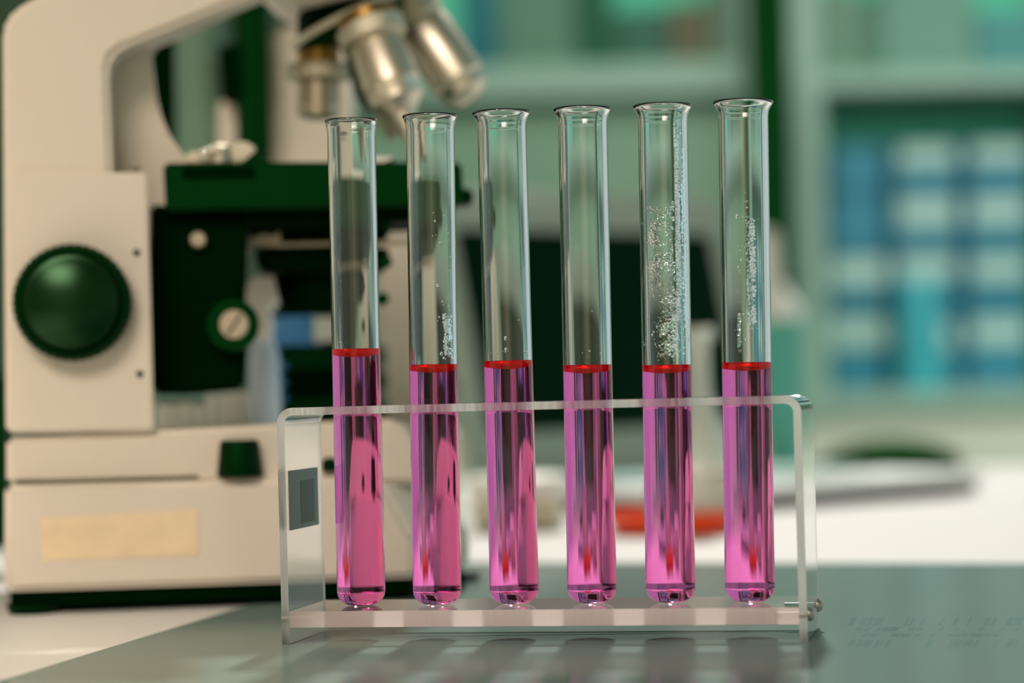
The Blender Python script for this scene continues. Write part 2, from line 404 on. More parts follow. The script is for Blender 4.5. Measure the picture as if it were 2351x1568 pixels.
# ------------------------------------------------------------------ test tubes
OR, IR = .00765, .00655
tlab = ['test tube with the highest pink liquid level, nearest the microscope knob side',
        'test tube second from left, scattered droplets above its pink liquid',
        'test tube third from left, small bubbles just above its pink liquid',
        'test tube fourth from left, clean clear glass above its pink liquid',
        'test tube second from right, heavy condensation and smears above its pink liquid',
        'test tube at the right end of the rack, tall foggy streak above its pink liquid']
levels = []
for i, ((b, tp), tb_) in enumerate(zip(TB_list, tubes)):
    ax = (tp - b); Lg = ax.length; ax.normalize()
    rr = tb_[2] / 2 / F * b.y * 1.0
    t = thing('test_tube', tlab[i], 'test tube', b, 'test tubes with pink liquid in the rack')
    prof = [(0, 0), (0, .0030)] + [(.0046 - .0046 * math.cos(a), .0030 + .00465 * math.sin(a)) for a in [PI / 2 * k / 8 for k in range(1, 9)]]
    prof += [(Lg - .0045, OR), (Lg - .0030, OR + .0002), (Lg - .0018, OR + (rr - OR) * .5), (Lg - .0010, rr - .0003), (Lg - .0004, rr), (Lg, rr - .0003), (Lg, rr - .0009),
             (Lg - .0006, rr - .0013), (Lg - .0018, IR + (rr - OR) * .35), (Lg - .0035, IR + .0001), (Lg - .005, IR)]
    lp = rackframe.pt(tb_[0][0], tb_[3]); lv = (lp.z - b.z) / ax.z; levels.append(lv)
    prof += [(lv, IR)]                                   # below this the wall's inner face is the wetted one of the liquid
    striae = [random.uniform(-1, 1) for _ in range(96)]
    bm = bmesh.new(); lathe(bm, prof, b, ax, 96)
    link('glass_wall', bm, GLASS, t, ang=60)
    def bowl(z, depth, n=8, r=IR): return [(z + depth * ((k / n) ** 2.2), r * k / n) for k in range(n, 0, -1)] + [(z, 0)]
    prof = [(.0014, 0), (.0014, .0022)] + [(.0016 + .0046 * (1 - math.cos(a)), .0024 + (IR - .0024) * math.sin(a)) for a in [PI / 2 * k / 8 for k in range(1, 9)]]
    ntop = len(prof); prof += bowl(lv - .0012, .0012)
    bm = bmesh.new(); lathe(bm, prof, b, ax, 96)
    zlim = lv - .00125
    for f in bm.faces:
        if (f.calc_center_median() - b).dot(ax) > zlim: f.material_index = 1
    link('pink_liquid', bm, [PINK, PINKTOP], t, ang=40)
    e_ = .00008
    prof = [(z, r) for z, r in reversed(bowl(lv - .0025, .0011, r=IR - e_))] + bowl(lv - .0012 - e_, .0012, r=IR - e_)
    bm = bmesh.new(); lathe(bm, prof, b, ax, 64)  # thin red solid drawn for the total reflection below the liquid surface
    mo = link('meniscus_reflection', bm, MENI, t, ang=40); mo['label'] = 'red reflection under the liquid surface'
    # droplets on the inner wall
    nd = [3, 26, 14, 6, 95, 40][i]
    bm = bmesh.new(); rnd = random.Random(20 + i)
    q = ax.to_track_quat('Z', 'Y').to_matrix()
    for k in range(nd):
        if i == 4:
            zz = lv + .004 + rnd.random() ** 1.3 * .045; az = rnd.gauss(0, .75)
        elif i == 5:
            zz = lv + .004 + rnd.random() * .05; az = rnd.gauss(-.05, .35)
        elif i == 1:
            zz = lv + .003 + rnd.random() * .045; az = rnd.uniform(0, 1.1)
        else:
            zz = lv + .002 + rnd.random() ** 3 * .03; az = rnd.uniform(-1, 1.1)
        s = rnd.choice([.00012, .00016, .0002, .0003]) * (1.5 if rnd.random() < .1 else 1)
        d3 = Vector((math.sin(az), -math.cos(az), 0)); c = b + ax * zz + d3 * (IR - s * .35)
        sphere(bm, c, s, (1, 1, rnd.uniform(1, 1.8)), 8, 6)
    if i == 4:      # smeared wet patch
        for k in range(60):
            az = rnd.gauss(.35, .12) if k % 2 else rnd.gauss(-.35, .25); zz = lv + rnd.uniform(.016, .05) if k % 2 else lv + rnd.gauss(.034, .005)
            s = rnd.uniform(.0002, .00045); d3 = Vector((math.sin(az), -math.cos(az), 0))
            sphere(bm, b + ax * zz + d3 * (IR - s * .1), s, (1, .5, rnd.uniform(.5, 2.2)), 8, 6)
    from mathutils import noise as NZ
    def film(az0, az1, za, zb, amp, seed, thr=.05, fu=9, fw=70):
        """wet patch on the inner wall: thin water of uneven thickness, broken into beads"""
        na, nz = max(10, int(abs(az1 - az0) * 44)), max(20, int((zb - za) * 5200))
        def thick(u, w):
            edge = min(1, 5 * u, 5 * (1 - u), 8 * w, 8 * (1 - w))
            mask = NZ.noise(Vector((u * 2.2 + seed * 3, w * 7, 9))) + .12
            nn = NZ.noise(Vector((u * fu * abs(az1 - az0) + seed, w * fw * (zb - za) * 40, 0))) * .6 + NZ.noise(Vector((u * fu * 2.3, w * fw * (zb - za) * 90 + seed, 3))) * .35
            return max(0, nn - thr + mask * .5 + (edge - 1) * .5) * amp
        def pt(u, w, off):
            az = az0 + (az1 - az0) * u; zz = za + (zb - za) * w
            return b + ax * zz + Vector((math.sin(az), -math.cos(az), 0)) * (IR - off)
        T = [[thick(m_ / na, k / nz) for m_ in range(na + 1)] for k in range(nz + 1)]
        vi, vo = {}, {}
        def gv(k, m_):
            if (k, m_) not in vi:
                vi[k, m_] = bm.verts.new(pt(m_ / na, k / nz, T[k][m_] if T[k][m_] > 0 else -.00003)); vo[k, m_] = bm.verts.new(pt(m_ / na, k / nz, -.00005))
            return vi[k, m_], vo[k, m_]
        for k in range(nz):
            for m_ in range(na):
                q4 = [(k, m_), (k, m_ + 1), (k + 1, m_ + 1), (k + 1, m_)]
                if max(T[x][y] for x, y in q4) <= 0: continue
                g = [gv(x, y) for x, y in q4]
                bm.faces.new([x[0] for x in g]); bm.faces.new([x[1] for x in reversed(g)])
    if i == 4:
        film(.42, .72, lv + .012, lv + .075, .0007, 3, -.12, 6, 45); film(-1.0, .45, lv + .020, lv + .050, .0005, 8, .14, 12, 60)
        film(-.5, .6, lv + .001, lv + .022, .0008, 5, .10, 8, 40); film(.72, 1.2, lv + .003, lv + .075, .0003, 6, .05, 6, 40)
    if i == 5:
        film(-.10, .40, lv + .010, lv + .045, .0005, 11, .02, 7, 40); film(-.50, -.32, lv + .003, lv + .016, .0009, 13, -.2, 5, 30)
    if i == 1: film(.45, 1.1, lv + .001, lv + .016, .0005, 17, .05, 10, 50)
    dr = link('droplets', bm, DROP, t); dr['kind'] = 'stuff'

# ------------------------------------------------------------------ microscope in front
mo = ground(50, 1410); MF = Frame(mo, math.radians(6))
scope = thing('microscope', 'large beige microscope with black stage and chrome objectives, standing left of the rack', 'microscope', (mo.x, mo.y, ZT))
def mp(x, y, v=0): return MF.pt(x, y, v)
# lower base
bm = bmesh.new()
near = [(10, 1360), (10, 1114), (868, 1092), (950, 1238), (950, 1328)]
pts = [mp(x, y, .003) for x, y in near]
for v in (.045, .105):
    pts += [mp(x, y, v) for x, y in [(1000, 1098), (1052, 1165), (1079, 1235), (1075, 1310)]]
pts += [mp(18, 1350, .13), (mp(18, 1110, .13)), mp(900, 1095, .13), mp(990, 1310, .13)]
zb = mp(10, 1360, .003).z
pts = [Vector((p.x, p.y, max(p.z, zb))) for p in pts]
for p in pts: p.z = zb if p.z < zb + .004 else p.z
hull(bm, pts, .0022, 3); base = link('lower_base', bm, BEIGE, scope)
# dark underside, made taller to fill the shadowed gap with black, and feet
bm = bmesh.new()
u0 = [mp(24, 1372, .007), mp(940, 1332, .007), mp(1060, 1318, .055), mp(1060, 1318, .10), mp(980, 1330, .125), mp(20, 1372, .125)]
prism(bm, [Vector((p.x, p.y, .0016)) for p in u0], (0, 0, zb - .0018), .0008); link('underside_shadow_plate', bm, BLACK2, scope)
for (fx, fv, zz) in ((76, .0105, ZT), (78, .11, ZT), (1050, .09, 0.0), (905, .022, 0.0)):
    p = mp(fx, 1370, fv); bm = bmesh.new()
    lathe(bm, [(0, 0), (0, .0085), (zb - .005 - zz, .0100), (zb - .005 - zz, 0)], (p.x, p.y, zz), (0, 0, 1), 28); link('foot', bm, RUBBER, scope)
# upper base
bm = bmesh.new()
pts = [mp(x, y, .010) for x, y in [(14, 1112), (14, 1006), (874, 962), (908, 962), (925, 978), (1005, 1110)]]
pts += [mp(x, y, .12) for x, y in [(30, 1100), (30, 1004), (930, 975), (1000, 1100)]]
hull(bm, pts, .0018, 3); link('upper_base', bm, BEIGE, scope)
slab('ledge_groove', [(35, 1103), (35, 1110), (455, 1098), (455, 1091)], .0085, .012, GROOVE, scope, .0002, MF)
# dial on the ledge
p = mp(551, 1093, .0065); q_ = mp(551, 1010, .0065)
bm = bmesh.new(); lathe(bm, [(0, 0), (0, .0083), (.0008, .0084), ((q_ - p).length - .0008, .0071), ((q_ - p).length, .0065), ((q_ - p).length, 0)], p, (0, 0, 1), 40, (20, .012, lambda t: True)); link('dial', bm, RUBBER, scope)
p = mp(757, 1083, .0065)
bm = bmesh.new(); lathe(bm, [(0, 0), (0, .0030), (.0045, .0028), (.0055, 0)], p, (0, 0, 1), 20); link('button', bm, RUBBER, scope)
# tape
slab('masking_tape', [(94, 1190), (452, 1170), (455, 1273), (98, 1287)], .0026, .0031, PAPER, scope, 0, MF)
# arm: near plate and far shell joined by the back
bm = bmesh.new()
arm = [(12, 995), (5, 70), (14, 42), (32, 22), (60, 4), (110, -22), (500, -170), (820, -260), (820, -120), (600, -18), (278, 110), (256, 128), (248, 155), (258, 402), (262, 995)]
prism(bm, [mp(x, y, .012) for x, y in arm], MF.n * .030, .0025, 3)
arm2 = [(16, 995), (12, 80), (60, 10), (500, -150), (800, -240), (800, -110), (600, -25), (340, 90), (345, 140), (352, 200), (366, 255), (390, 312), (424, 360), (452, 382), (460, 480), (350, 480), (350, 995)]
prism(bm, [mp(x, y, .042) for x, y in arm2], MF.n * .035, .0015, 2)
link('arm', bm, BEIGE, scope)
slab('side_panel', [(18, 993), (14, 410), (20, 400), (30, 396), (337, 396), (354, 990)], .0075, .0125, BEIGE, scope, .0012, MF, 3)
for (x, y) in ((314, 580), (321, 859)):
    p = mp(x, y, .0074); bm = bmesh.new(); lathe(bm, [(-.0002, 0), (-.0002, .0013), (.001, .0013), (.001, 0)], p, MF.n, 16); link('screw_hole', bm, BLACK2, scope)
# focus knob
p = mp(169, 696, .0078); px2m = p.y / F; R0 = 133 * px2m
bm = bmesh.new()
lathe(bm, [(-.0005, 0), (-.0005, R0 * .97), (.001, R0), (.010, R0), (.0118, R0 * .95), (.0120, R0 * .86), (.0112, R0 * .83), (.0112, 0)], p, -MF.n, 176, (44, .013, lambda t: .0005 < t < .0105))
kn = link('focus_knob', bm, RUBBER, scope)
bm = bmesh.new(); lathe(bm, [(.0110, R0 * .82), (.0140, R0 * .81), (.0150, R0 * .795)] + [(.0150 + .0036 * (1 - (k / 12) ** 2), R0 * .785 * k / 12) for k in range(12, -1, -1)], p, -MF.n, 96); link('knob_cap', bm, GLOSSBLK, kn)
# focus block under the stage
slab('focus_block', [(345, 470), (352, 903), (430, 905), (560, 893), (566, 800), (560, 740), (572, 480)], .030, .095, BLACK2, scope, .0015, MF)
p = mp(535, 747, .028); bm = bmesh.new()
lathe(bm, [(-.006, 0), (-.006, 62 * px2m), (.005, 62 * px2m), (.006, 60 * px2m), (.006, 0)], p, -MF.n, 64); k2 = link('condenser_knob', bm, BLACK, scope)
p = mp(537, 745, .022); bm = bmesh.new(); lathe(bm, [(-.001, 0), (-.001, 34 * px2m), (.0004, 34 * px2m), (.0008, 31 * px2m), (.0008, 0)], p, -MF.n, 40); k3 = link('screw_head', bm, SCREWM, k2); k3['label'] = 'brass slotted screw'
bm = bmesh.new(); a = mp(522, 768, .0209); b_ = mp(553, 722, .0209); tube_path(bm, [a, b_], .0004, 6); link('screw_slot', bm, BLACK, k3)
# stage
slab('stage', [(374, 374), (700, 371), (1060, 372), (1066, 470), (700, 476), (380, 484)], .020, .125, BLACK, scope, .0012, MF)
slab('stage_rail', [(372, 484), (372, 512), (640, 520), (1040, 500), (1040, 470)], .030, .11, BLACK2, scope, .001, MF)
slab('stage_edge_bracket', [(1060, 432), (1086, 434), (1088, 468), (1060, 470)], .040, .06, BLACK, scope, .001, MF)
slab('stage_notch', [(418, 384), (585, 382), (585, 408), (418, 410)], .0190, .0205, BLACK2, scope, .0002, MF)
slab('stage_bar', [(346, 410), (362, 380), (374, 470), (372, 500), (346, 505)], .05, .06, GREYG, scope, .0006, MF)
# slide holder clips and slide
bm = bmesh.new()
prism(bm, [mp(x, y, .035) for x, y in [(425, 374), (428, 350), (455, 345), (480, 352), (500, 372), (470, 380)]], MF.n * .012, .0008)
prism(bm, [mp(x, y, .035) for x, y in [(530, 372), (535, 330), (560, 322), (590, 340), (570, 372)]], MF.n * .010, .0008)
tube_path(bm, [mp(455, 372, .03), mp(462, 352, .03), mp(480, 345, .03), mp(520, 350, .03)], .0009, 10)
link('slide_clip', bm, CHROME2, scope)
slab('clip_lever', [(548, 378), (592, 342), (612, 344), (590, 378)], .030, .036, BLACK, scope, .0006, MF)
p = mp(505, 352, .034); bm = bmesh.new(); lathe(bm, [(0, 0), (0, .0042), (.006, .0042), (.007, .003), (.007, 0)], mp(505, 374, .034), (0, 0, 1), 24); link('clip_screw', bm, CHROME2, scope)
slab('specimen_slide', [(800, 370), (812, 357), (912, 360), (880, 374), (820, 376)], .022, .050, WHITEP, scope, .0003, MF)
# condenser under the stage
bm = bmesh.new()
prism(bm, [mp(x, y, .050) for x, y in [(575, 500), (890, 495), (895, 545), (840, 552), (575, 560)]], MF.n * .05, .001)
prism(bm, [mp(x, y, .052) for x, y in [(585, 574), (895, 568), (892, 618), (830, 622), (600, 622)]], MF.n * .045, .001)
link('condenser_frame', bm, BLACK2, scope)
c0 = mp(735, 720, .078); c1 = mp(733, 470, .078)
bm = bmesh.new(); hh = (c1 - c0).length
lathe(bm, [(0, 0), (0, .0150), (hh * .35, .0180), (hh * .4, .0205), (hh * .95, .0205), (hh, .018), (hh, 0)], c0, (0, 0, 1), 48); link('condenser', bm, BLACK2, scope)
bm = bmesh.new(); prism(bm, [mp(x, y, .046) for x, y in [(566, 562), (640, 566), (1000, 556), (1000, 549), (645, 557), (643, 528), (628, 540), (600, 535), (575, 545)]], MF.n * .010, .0006); link('condenser_lever', bm, SCREWM, scope)
for (x, y, r, v, mt) in ((455, 551, 19, .029, SCREWM), (532, 575, 13, .04, CHROME), (560, 577, 12, .04, CHROME), (878, 687, 16, .05, BLACK), (884, 517, 17, .047, BLACK), (885, 602, 16, .047, BLACK)):
    bm = bmesh.new(); lathe(bm, [(-.004, 0), (-.004, r * px2m), (.003, r * px2m), (.004, r * px2m * .8), (.004, 0)], mp(x, y, v), -MF.n, 28); link('adjustment_screw', bm, mt, scope)
bm = bmesh.new(); lathe(bm, [(0, 0), (0, .0030), (.008, .0030), (.009, .002), (.009, 0)], mp(303, 388, .045), (0, 0, 1), 20); link('lock_pin', bm, SCREWM, scope)
for (x, y, r, v) in ((312, 381, 4, .040), (467, 347, 4, .030), (469, 366, 3, .030)):  # small mirror balls added to give the bright glints
    bm = bmesh.new(); sphere(bm, mp(x, y, v), r * px2m * 1.6, (1, 1, 1), 16, 12); link('glint_ball', bm, CHROME0, scope)
# nosepiece
c_ = mp(800, 48, .075); nd_ = (mp(845, 140, .075) - c_).normalized()
bm = bmesh.new(); w = px2m * 1.08
lathe(bm, [(-60 * w, 0), (-60 * w, 95 * w), (-10 * w, 128 * w), (-6 * w, 132 * w)], c_, nd_, 72)
bm2 = bmesh.new(); lathe(bm2, [(-60 * w, 0), (-60 * w, 100 * w), (-8 * w, 128 * w), (-7 * w, 0)], c_, nd_, 72); bm.free()
ns = link('nosepiece', bm2, BLACK2, scope)
bm = bmesh.new(); lathe(bm, [(-9 * w, 120 * w), (-9 * w, 142 * w), (8 * w, 142 * w), (10 * w, 120 * w)], c_, nd_, 90, (45, .006, lambda t: True), close=True); link('nosepiece_ring', bm, CHROME2, ns)
bm = bmesh.new(); lathe(bm, [(9 * w, 138 * w), (22 * w, 128 * w), (46 * w, 60 * w), (48 * w, 0), (8 * w, 0), (8 * w, 138 * w)], c_, nd_, 72, close=False); link('nosepiece_cone', bm, BLACK, ns)
# head underside
slab('head', [(600, -60), (990, -60), (900, -32), (790, -8), (700, 6), (655, -4)], .045, .11, BEIGE, scope, .002, MF)
def objective(x0_, y0_, x1_, y1_, v0_, v1_, pr, w=w):
    a = mp(x0_, y0_, v0_); b = mp(x1_, y1_, v1_); ax = b - a; ln = ax.length; ax.normalize(); o = None
    for k, (nm_, mt, pf, wv) in enumerate(pr):
        bm = bmesh.new(); lathe(bm, [(pf[0][0] * ln, 0)] + [(t_ * ln, r_ * w) for t_, r_ in pf] + [(pf[-1][0] * ln, 0)], a, ax, 60, wv)
        if k == 0: o = link('objective', bm, mt, ns)
        else: link(nm_, bm, mt, o)
    return o
kn_ = (30, .008, lambda t: True)
objective(731, 90, 731, 272, .075, .075, [
    ('barrel', DARKCH, [(.50, 42), (.52, 44), (.60, 44), (.61, 41), (.66, 41), (.67, 44), (.74, 44), (.75, 41), (.80, 41), (.81, 44), (.97, 43), (1.0, 34)], None),
    ('collar', CHROME2, [(.32, 62), (.34, 64), (.50, 64), (.52, 60)], kn_), ('brass_ring', BRASS, [(.10, 42), (.32, 42)], None)], w * 1.12)
objective(838, 35, 925, 262, .055, .045, [
    ('barrel', CHROME, [(.28, 50), (.32, 54), (.72, 60), (.73, 56), (.74, 56), (.75, 55), (.88, 52), (.93, 40), (1.0, 30)], None),
    ('collar', CHROME2, [(.10, 66), (.12, 70), (.26, 68), (.29, 56)], kn_), ('brass_ring', BRASS, [(.02, 64), (.10, 64)], None),
    ('tip', CHROME, [(.95, 30), (1.14, 20), (1.26, 15), (1.28, 12)], None)], w * 1.13)
objective(935, 15, 1082, 225, .085, .080, [
    ('barrel', CHROME, [(.20, 52), (.24, 57), (.80, 56), (.82, 50), (.93, 46), (1.0, 30)], None),
    ('collar', CHROME2, [(-.05, 50), (.0, 60), (.16, 60), (.2, 50)], kn_)], w * 1.18)
objective(850, 70, 905, 318, .10, .10, [
    ('barrel', BLACK, [(.0, 74), (.55, 70), (.74, 38)], None), ('tip', SCREWM, [(.70, 34), (.9, 24), (1.0, 16)], None)])

# ------------------------------------------------------------------ second microscope behind the first
B0 = 1.20
sc2 = thing('microscope', 'second microscope standing behind the first, seen dimly between its arm and stage', 'microscope', ground(760, 1245, ZT))
def slb(n_, px, Y0, Y1, m_, par=sc2, bev=.001): return slab(n_, px, Y0, Y1, m_, par, bev)
bm = bmesh.new(); a = at(468, 385, B0 + .02); b = at(452, -60, B0 + .02)
lathe(bm, [(0, 0), (0, 62 * B0 / F), ((b - a).length, 52 * B0 / F), ((b - a).length, 0)], a, b - a, 40); link('rear_column', bm, GREYG, sc2)
slb('column_panel', [(500, 235), (540, 225), (560, 260), (580, 380), (500, 385)], B0 - .005, B0 + .05, BEIGE)
bm = bmesh.new(); a = at(585, 380, B0 - .01); b = at(575, -60, B0 - .01)
lathe(bm, [(0, 0), (0, 40 * B0 / F), ((b - a).length, 42 * B0 / F), ((b - a).length, 0)], a, b - a, 40); link('dark_tube', bm, BLACK, sc2)
slb('dark_block', [(500, 105), (545, 100), (550, 232), (510, 232)], B0 - .02, B0 + .02, BLACK2)
slb('dark_plate', [(330, 70), (430, 60), (430, 480), (340, 480)], B0 + .1, B0 + .13, BLACK2)
slb('body', [(618, 60), (790, 60), (800, 380), (800, 480), (618, 480)], B0 + .01, B0 + .07, BEIGE, bev=.004)
slb('lower_body', [(868, 478), (1010, 478), (1018, 700), (1030, 1010), (860, 1010)], B0 + .02, B0 + .09, BEIGE, bev=.004)
p1 = ground(600, 1245, ZT)
zc = at(860, 1010, B0).z
bm = bmesh.new(); a = at(600, 1010, B0 - .01); b = at(1040, 1010, B0 - .01)
box(bm, (a.x, B0 - .01, ZT), (b.x, B0 + .12, zc + .004), .003); link('base', bm, BEIGE, sc2)
bm = bmesh.new(); a = at(345, 480, B0 + .1)
box(bm, (at(612, 470, B0).x, B0 + .02, zc), (at(790, 470, B0).x, B0 + .08, at(700, 470, B0).z), .002); link('column', bm, BLACK2, sc2)

# blue and black slide storage stand between the microscopes
Yb = 1.10
bs = thing('slide_rack', 'blue holder with stacked black ribbed boxes behind the microscope stage', 'rack', (at(720, 1000, Yb).x, Yb, ZT))
slab('blue_top', [(625, 726), (722, 724), (722, 792), (625, 792)], Yb, Yb + .05, BLUEP, bs)
slab('white_label', [(720, 728), (800, 726), (800, 782), (720, 784)], Yb - .0005, Yb + .01, WHITEP, bs, .0002)
slab('blue_cap', [(800, 728), (820, 728), (820, 790), (800, 790)], Yb, Yb + .05, BLUEP, bs)
slab('blue_side', [(612, 792), (645, 792), (645, 1000), (590, 1000)], Yb + .004, Yb + .05, BLUEP, bs)
zt_ = at(700, 792, Yb).z; nb = 9; hb = (zt_ - ZT) / nb
for k in range(nb):
    bm = bmesh.new(); xa = at(645, 900, Yb).x; xb = at(878, 900, Yb).x
    box(bm, (xa, Yb + .002, ZT + k * hb + .0006), (xb, Yb + .05, ZT + (k + 1) * hb - .0006), .0014); link('black_box', bm, BLACK2 if k % 2 else BLACK, bs)
for yy in (842, 880, 916):
    slab('blue_tab', [(628, yy - 11), (652, yy - 12), (658, yy), (652, yy + 10), (628, yy + 10)], Yb - .001, Yb + .004, BLUEP, bs, .0006)
# pale dispenser bottle with a hooked nozzle
ds = thing('dispenser_bottle', 'pale translucent dispenser with hooked white nozzle, right of the round condenser knob', 'bottle', (at(605, 1000, 1.06).x, 1.06, ZT))
slab('nozzle', [(566, 655), (580, 632), (600, 627), (645, 627), (646, 690), (632, 702), (612, 703), (614, 735), (625, 760), (600, 790), (575, 760), (566, 700)], 1.055, 1.075, SOFTW, ds, .002)
bm = bmesh.new(); a = at(610, 985, 1.065); hgt = (at(610, 735, 1.065) - a).length; g = 1.065 / F
a.z = ZT; hgt = at(610, 735, 1.065).z - ZT
lathe(bm, [(0, 0), (0, 30 * g), (hgt * .6, 38 * g), (hgt * .86, 34 * g), (hgt * .95, 20 * g), (hgt, 12 * g), (hgt, 0)], a, (0, 0, 1), 32); link('bottle_body', bm, PALEB, ds)
# tray of vials
vt = thing('vial_tray', 'white tray behind the microscope column holding a row of short vials', 'tray', (at(460, 985, 1.05).x, 1.05, ZT))
za = at(460, 985, 1.05).z
bm = bmesh.new(); box(bm, (at(340, 985, 1.05).x, 1.05, ZT), (at(590, 985, 1.05).x, 1.11, za), .002); link('tray_body', bm, WHITEP, vt)
for k, (x, yt) in enumerate([(375, 925), (400, 928), (428, 922), (458, 926), (488, 905), (518, 902), (545, 900), (572, 898)]):
    a = at(x, 980, 1.07); hh = at(x, yt, 1.07).z - za
    v = thing('vial', 'short white-capped vial in the tray behind the microscope, ' + ('leftmost of the row', 'second from the left', 'third from the left', 'fourth from the left', 'fifth, first of the taller ones', 'sixth from the left', 'seventh from the left', 'rightmost, beside the pale dispenser')[k], 'vial', (a.x, 1.07, za), 'vials in the tray behind the microscope')
    bm = bmesh.new(); lathe(bm, [(0, 0), (0, .0022), (hh * .7, .0023), (hh * .7, 0)], (a.x, 1.07, za), (0, 0, 1), 16); link('vial_body', bm, SOFTW, v)
    bm = bmesh.new(); lathe(bm, [(hh * .7, 0), (hh * .7, .0026), (hh * .95, .0026), (hh, .0018), (hh, 0)], (a.x, 1.07, za), (0, 0, 1), 16); link('cap', bm, WHITEP, v)

# dark case at the far left, behind the microscope
bm = bmesh.new(); a = at(-140, 1330, 1.32); b = at(14, 885, 1.32); box(bm, (a.x, 1.32, ZT), (b.x, 1.5, b.z), .004)
cs = thing('storage_case', 'dark case on the bench at the left edge of the photo', 'case', (a.x, 1.32, ZT)); link('case_body', bm, BLACK, cs)
bm = bmesh.new(); box(bm, (a.x - .001, 1.319, b.z + .0002), (b.x + .001, 1.501, b.z + .006), .002); link('case_lid', bm, BLACK, cs)

# ------------------------------------------------------------------ laptop
G = ground(2262, 1135, ZT); ay = math.radians(40); LW, LD = .27, .19
hv = Vector((math.cos(ay), math.sin(ay), 0)); hn = Vector((hv.y, -hv.x, 0))                     # hn: towards the viewer, right
hr = Vector((G.x, G.y, 0)) - hn * LD; hl = hr - hv * LW
lap = thing('laptop', 'open grey laptop with a black screen standing on the bench behind the flask', 'laptop', (hl.x, hl.y, ZT))
base_h = .016
def lpt(a, b, z): return hl + hv * a + hn * b + Vector((0, 0, z))
bm = bmesh.new()
prism(bm, [lpt(0, 0, ZT + .0085), lpt(LW, 0, ZT + .0085), lpt(LW, LD, ZT + .0085), lpt(0, LD, ZT + .0085)], (0, 0, base_h - .0085), .0015, 3)
link('laptop_base', bm, SILVER, lap)
bm = bmesh.new(); prism(bm, [lpt(.004, .004, ZT + .0015), lpt(LW - .004, .004, ZT + .0015), lpt(LW - .004, LD - .003, ZT + .0015), lpt(.004, LD - .003, ZT + .0015)], (0, 0, .007), .001); link('underside', bm, BLACK2, lap)  # black plate put in for the shadowed gap under the laptop
for (u_, v_) in ((.02, .02), (LW - .02, .02), (.02, LD - .02), (LW - .02, LD - .02)):
    bm = bmesh.new(); lathe(bm, [(0, 0), (0, .006), (.0017, .006), (.0017, 0)], lpt(u_, v_, ZT), (0, 0, 1), 16); link('rubber_foot', bm, RUBBER, lap)
nk = 13
kb = None
bm = bmesh.new()
prism(bm, [lpt(.018, .02, ZT + base_h), lpt(LW - .018, .02, ZT + base_h), lpt(LW - .018, .115, ZT + base_h), lpt(.018, .115, ZT + base_h)], (0, 0, .0012)); kb = link('keyboard', bm, KEYS, lap)
kw = (LW - .044) / nk
for r_ in range(5):
    for k in range(nk):
        bm = bmesh.new(); q0 = lpt(.022 + k * kw, .024 + r_ * .018, ZT + base_h + .0012)
        prism(bm, [q0, q0 + hv * kw * .88, q0 + hv * kw * .88 + hn * .0155, q0 + hn * .0155], (0, 0, .0015), .0003, 1); link('key', bm, LABEL, kb)
bm = bmesh.new(); prism(bm, [lpt(LW * .36, .13, ZT + base_h), lpt(LW * .64, .13, ZT + base_h), lpt(LW * .64, .18, ZT + base_h), lpt(LW * .36, .18, ZT + base_h)], (0, 0, .0006)); link('touchpad', bm, KEYS, lap)
# lid: leans back
hgt = at(1050, 425, 1.64).z - (ZT + base_h); lean = .045
def lid(a, s, off=0.0): return lpt(a, -lean * s * 1.0 + off, ZT + base_h + hgt * s)
bm = bmesh.new(); prism(bm, [lid(0, 0), lid(LW, 0), lid(LW, 1), lid(0, 1)], -hn * .008, .003, 3); ld = link('lid', bm, LIDM, lap)
bm = bmesh.new(); mgx, mgt, mgb = .018, .14, .165
prism(bm, [lid(mgx, mgb, .0006), lid(LW - mgx, mgb, .0006), lid(LW - mgx, 1 - mgt, .0006), lid(mgx, 1 - mgt, .0006)], -hn * .001); link('screen', bm, SCREEN, ld, smooth=False)
bm = bmesh.new(); tube_path(bm, [lpt(.03, -.002, ZT + base_h - .003), lpt(LW - .03, -.002, ZT + base_h - .003)], .004, 12); link('hinge', bm, BLACK, lap)

# mouse on a pad beyond the laptop
c = at(2045, 1075, 2.03)
ms = thing('computer_mouse', 'dark rounded computer mouse on the bench beyond the laptop base', 'mouse', (c.x, 2.03, ZT))
bm = bmesh.new(); b = bmesh.new(); bmesh.ops.create_uvsphere(b, u_segments=32, v_segments=16, radius=1)
for v in b.verts:
    z = max(v.co.z, -.12); v.co = Vector((c.x + v.co.x * .058, 2.03 + v.co.y * .032, ZT + .0045 + (z + .12) * .021))
merge(bm, b); ml = link('mouse_shell', bm, pbr('mouse_shell', (.014, .060, .016), .8, spec=0), ms)
bm = bmesh.new(); lathe(bm, [(-.003, 0), (-.003, .006), (.003, .006), (.003, 0)], (c.x - .03, 2.008, ZT + .017), (0, 1, 0), 20); link('scroll_wheel', bm, RUBBER, ms)
bm = bmesh.new(); box(bm, (c.x - .052, 2.002, ZT), (c.x + .052, 2.058, ZT + .005), .001); link('mouse_base', bm, RUBBER, ms)

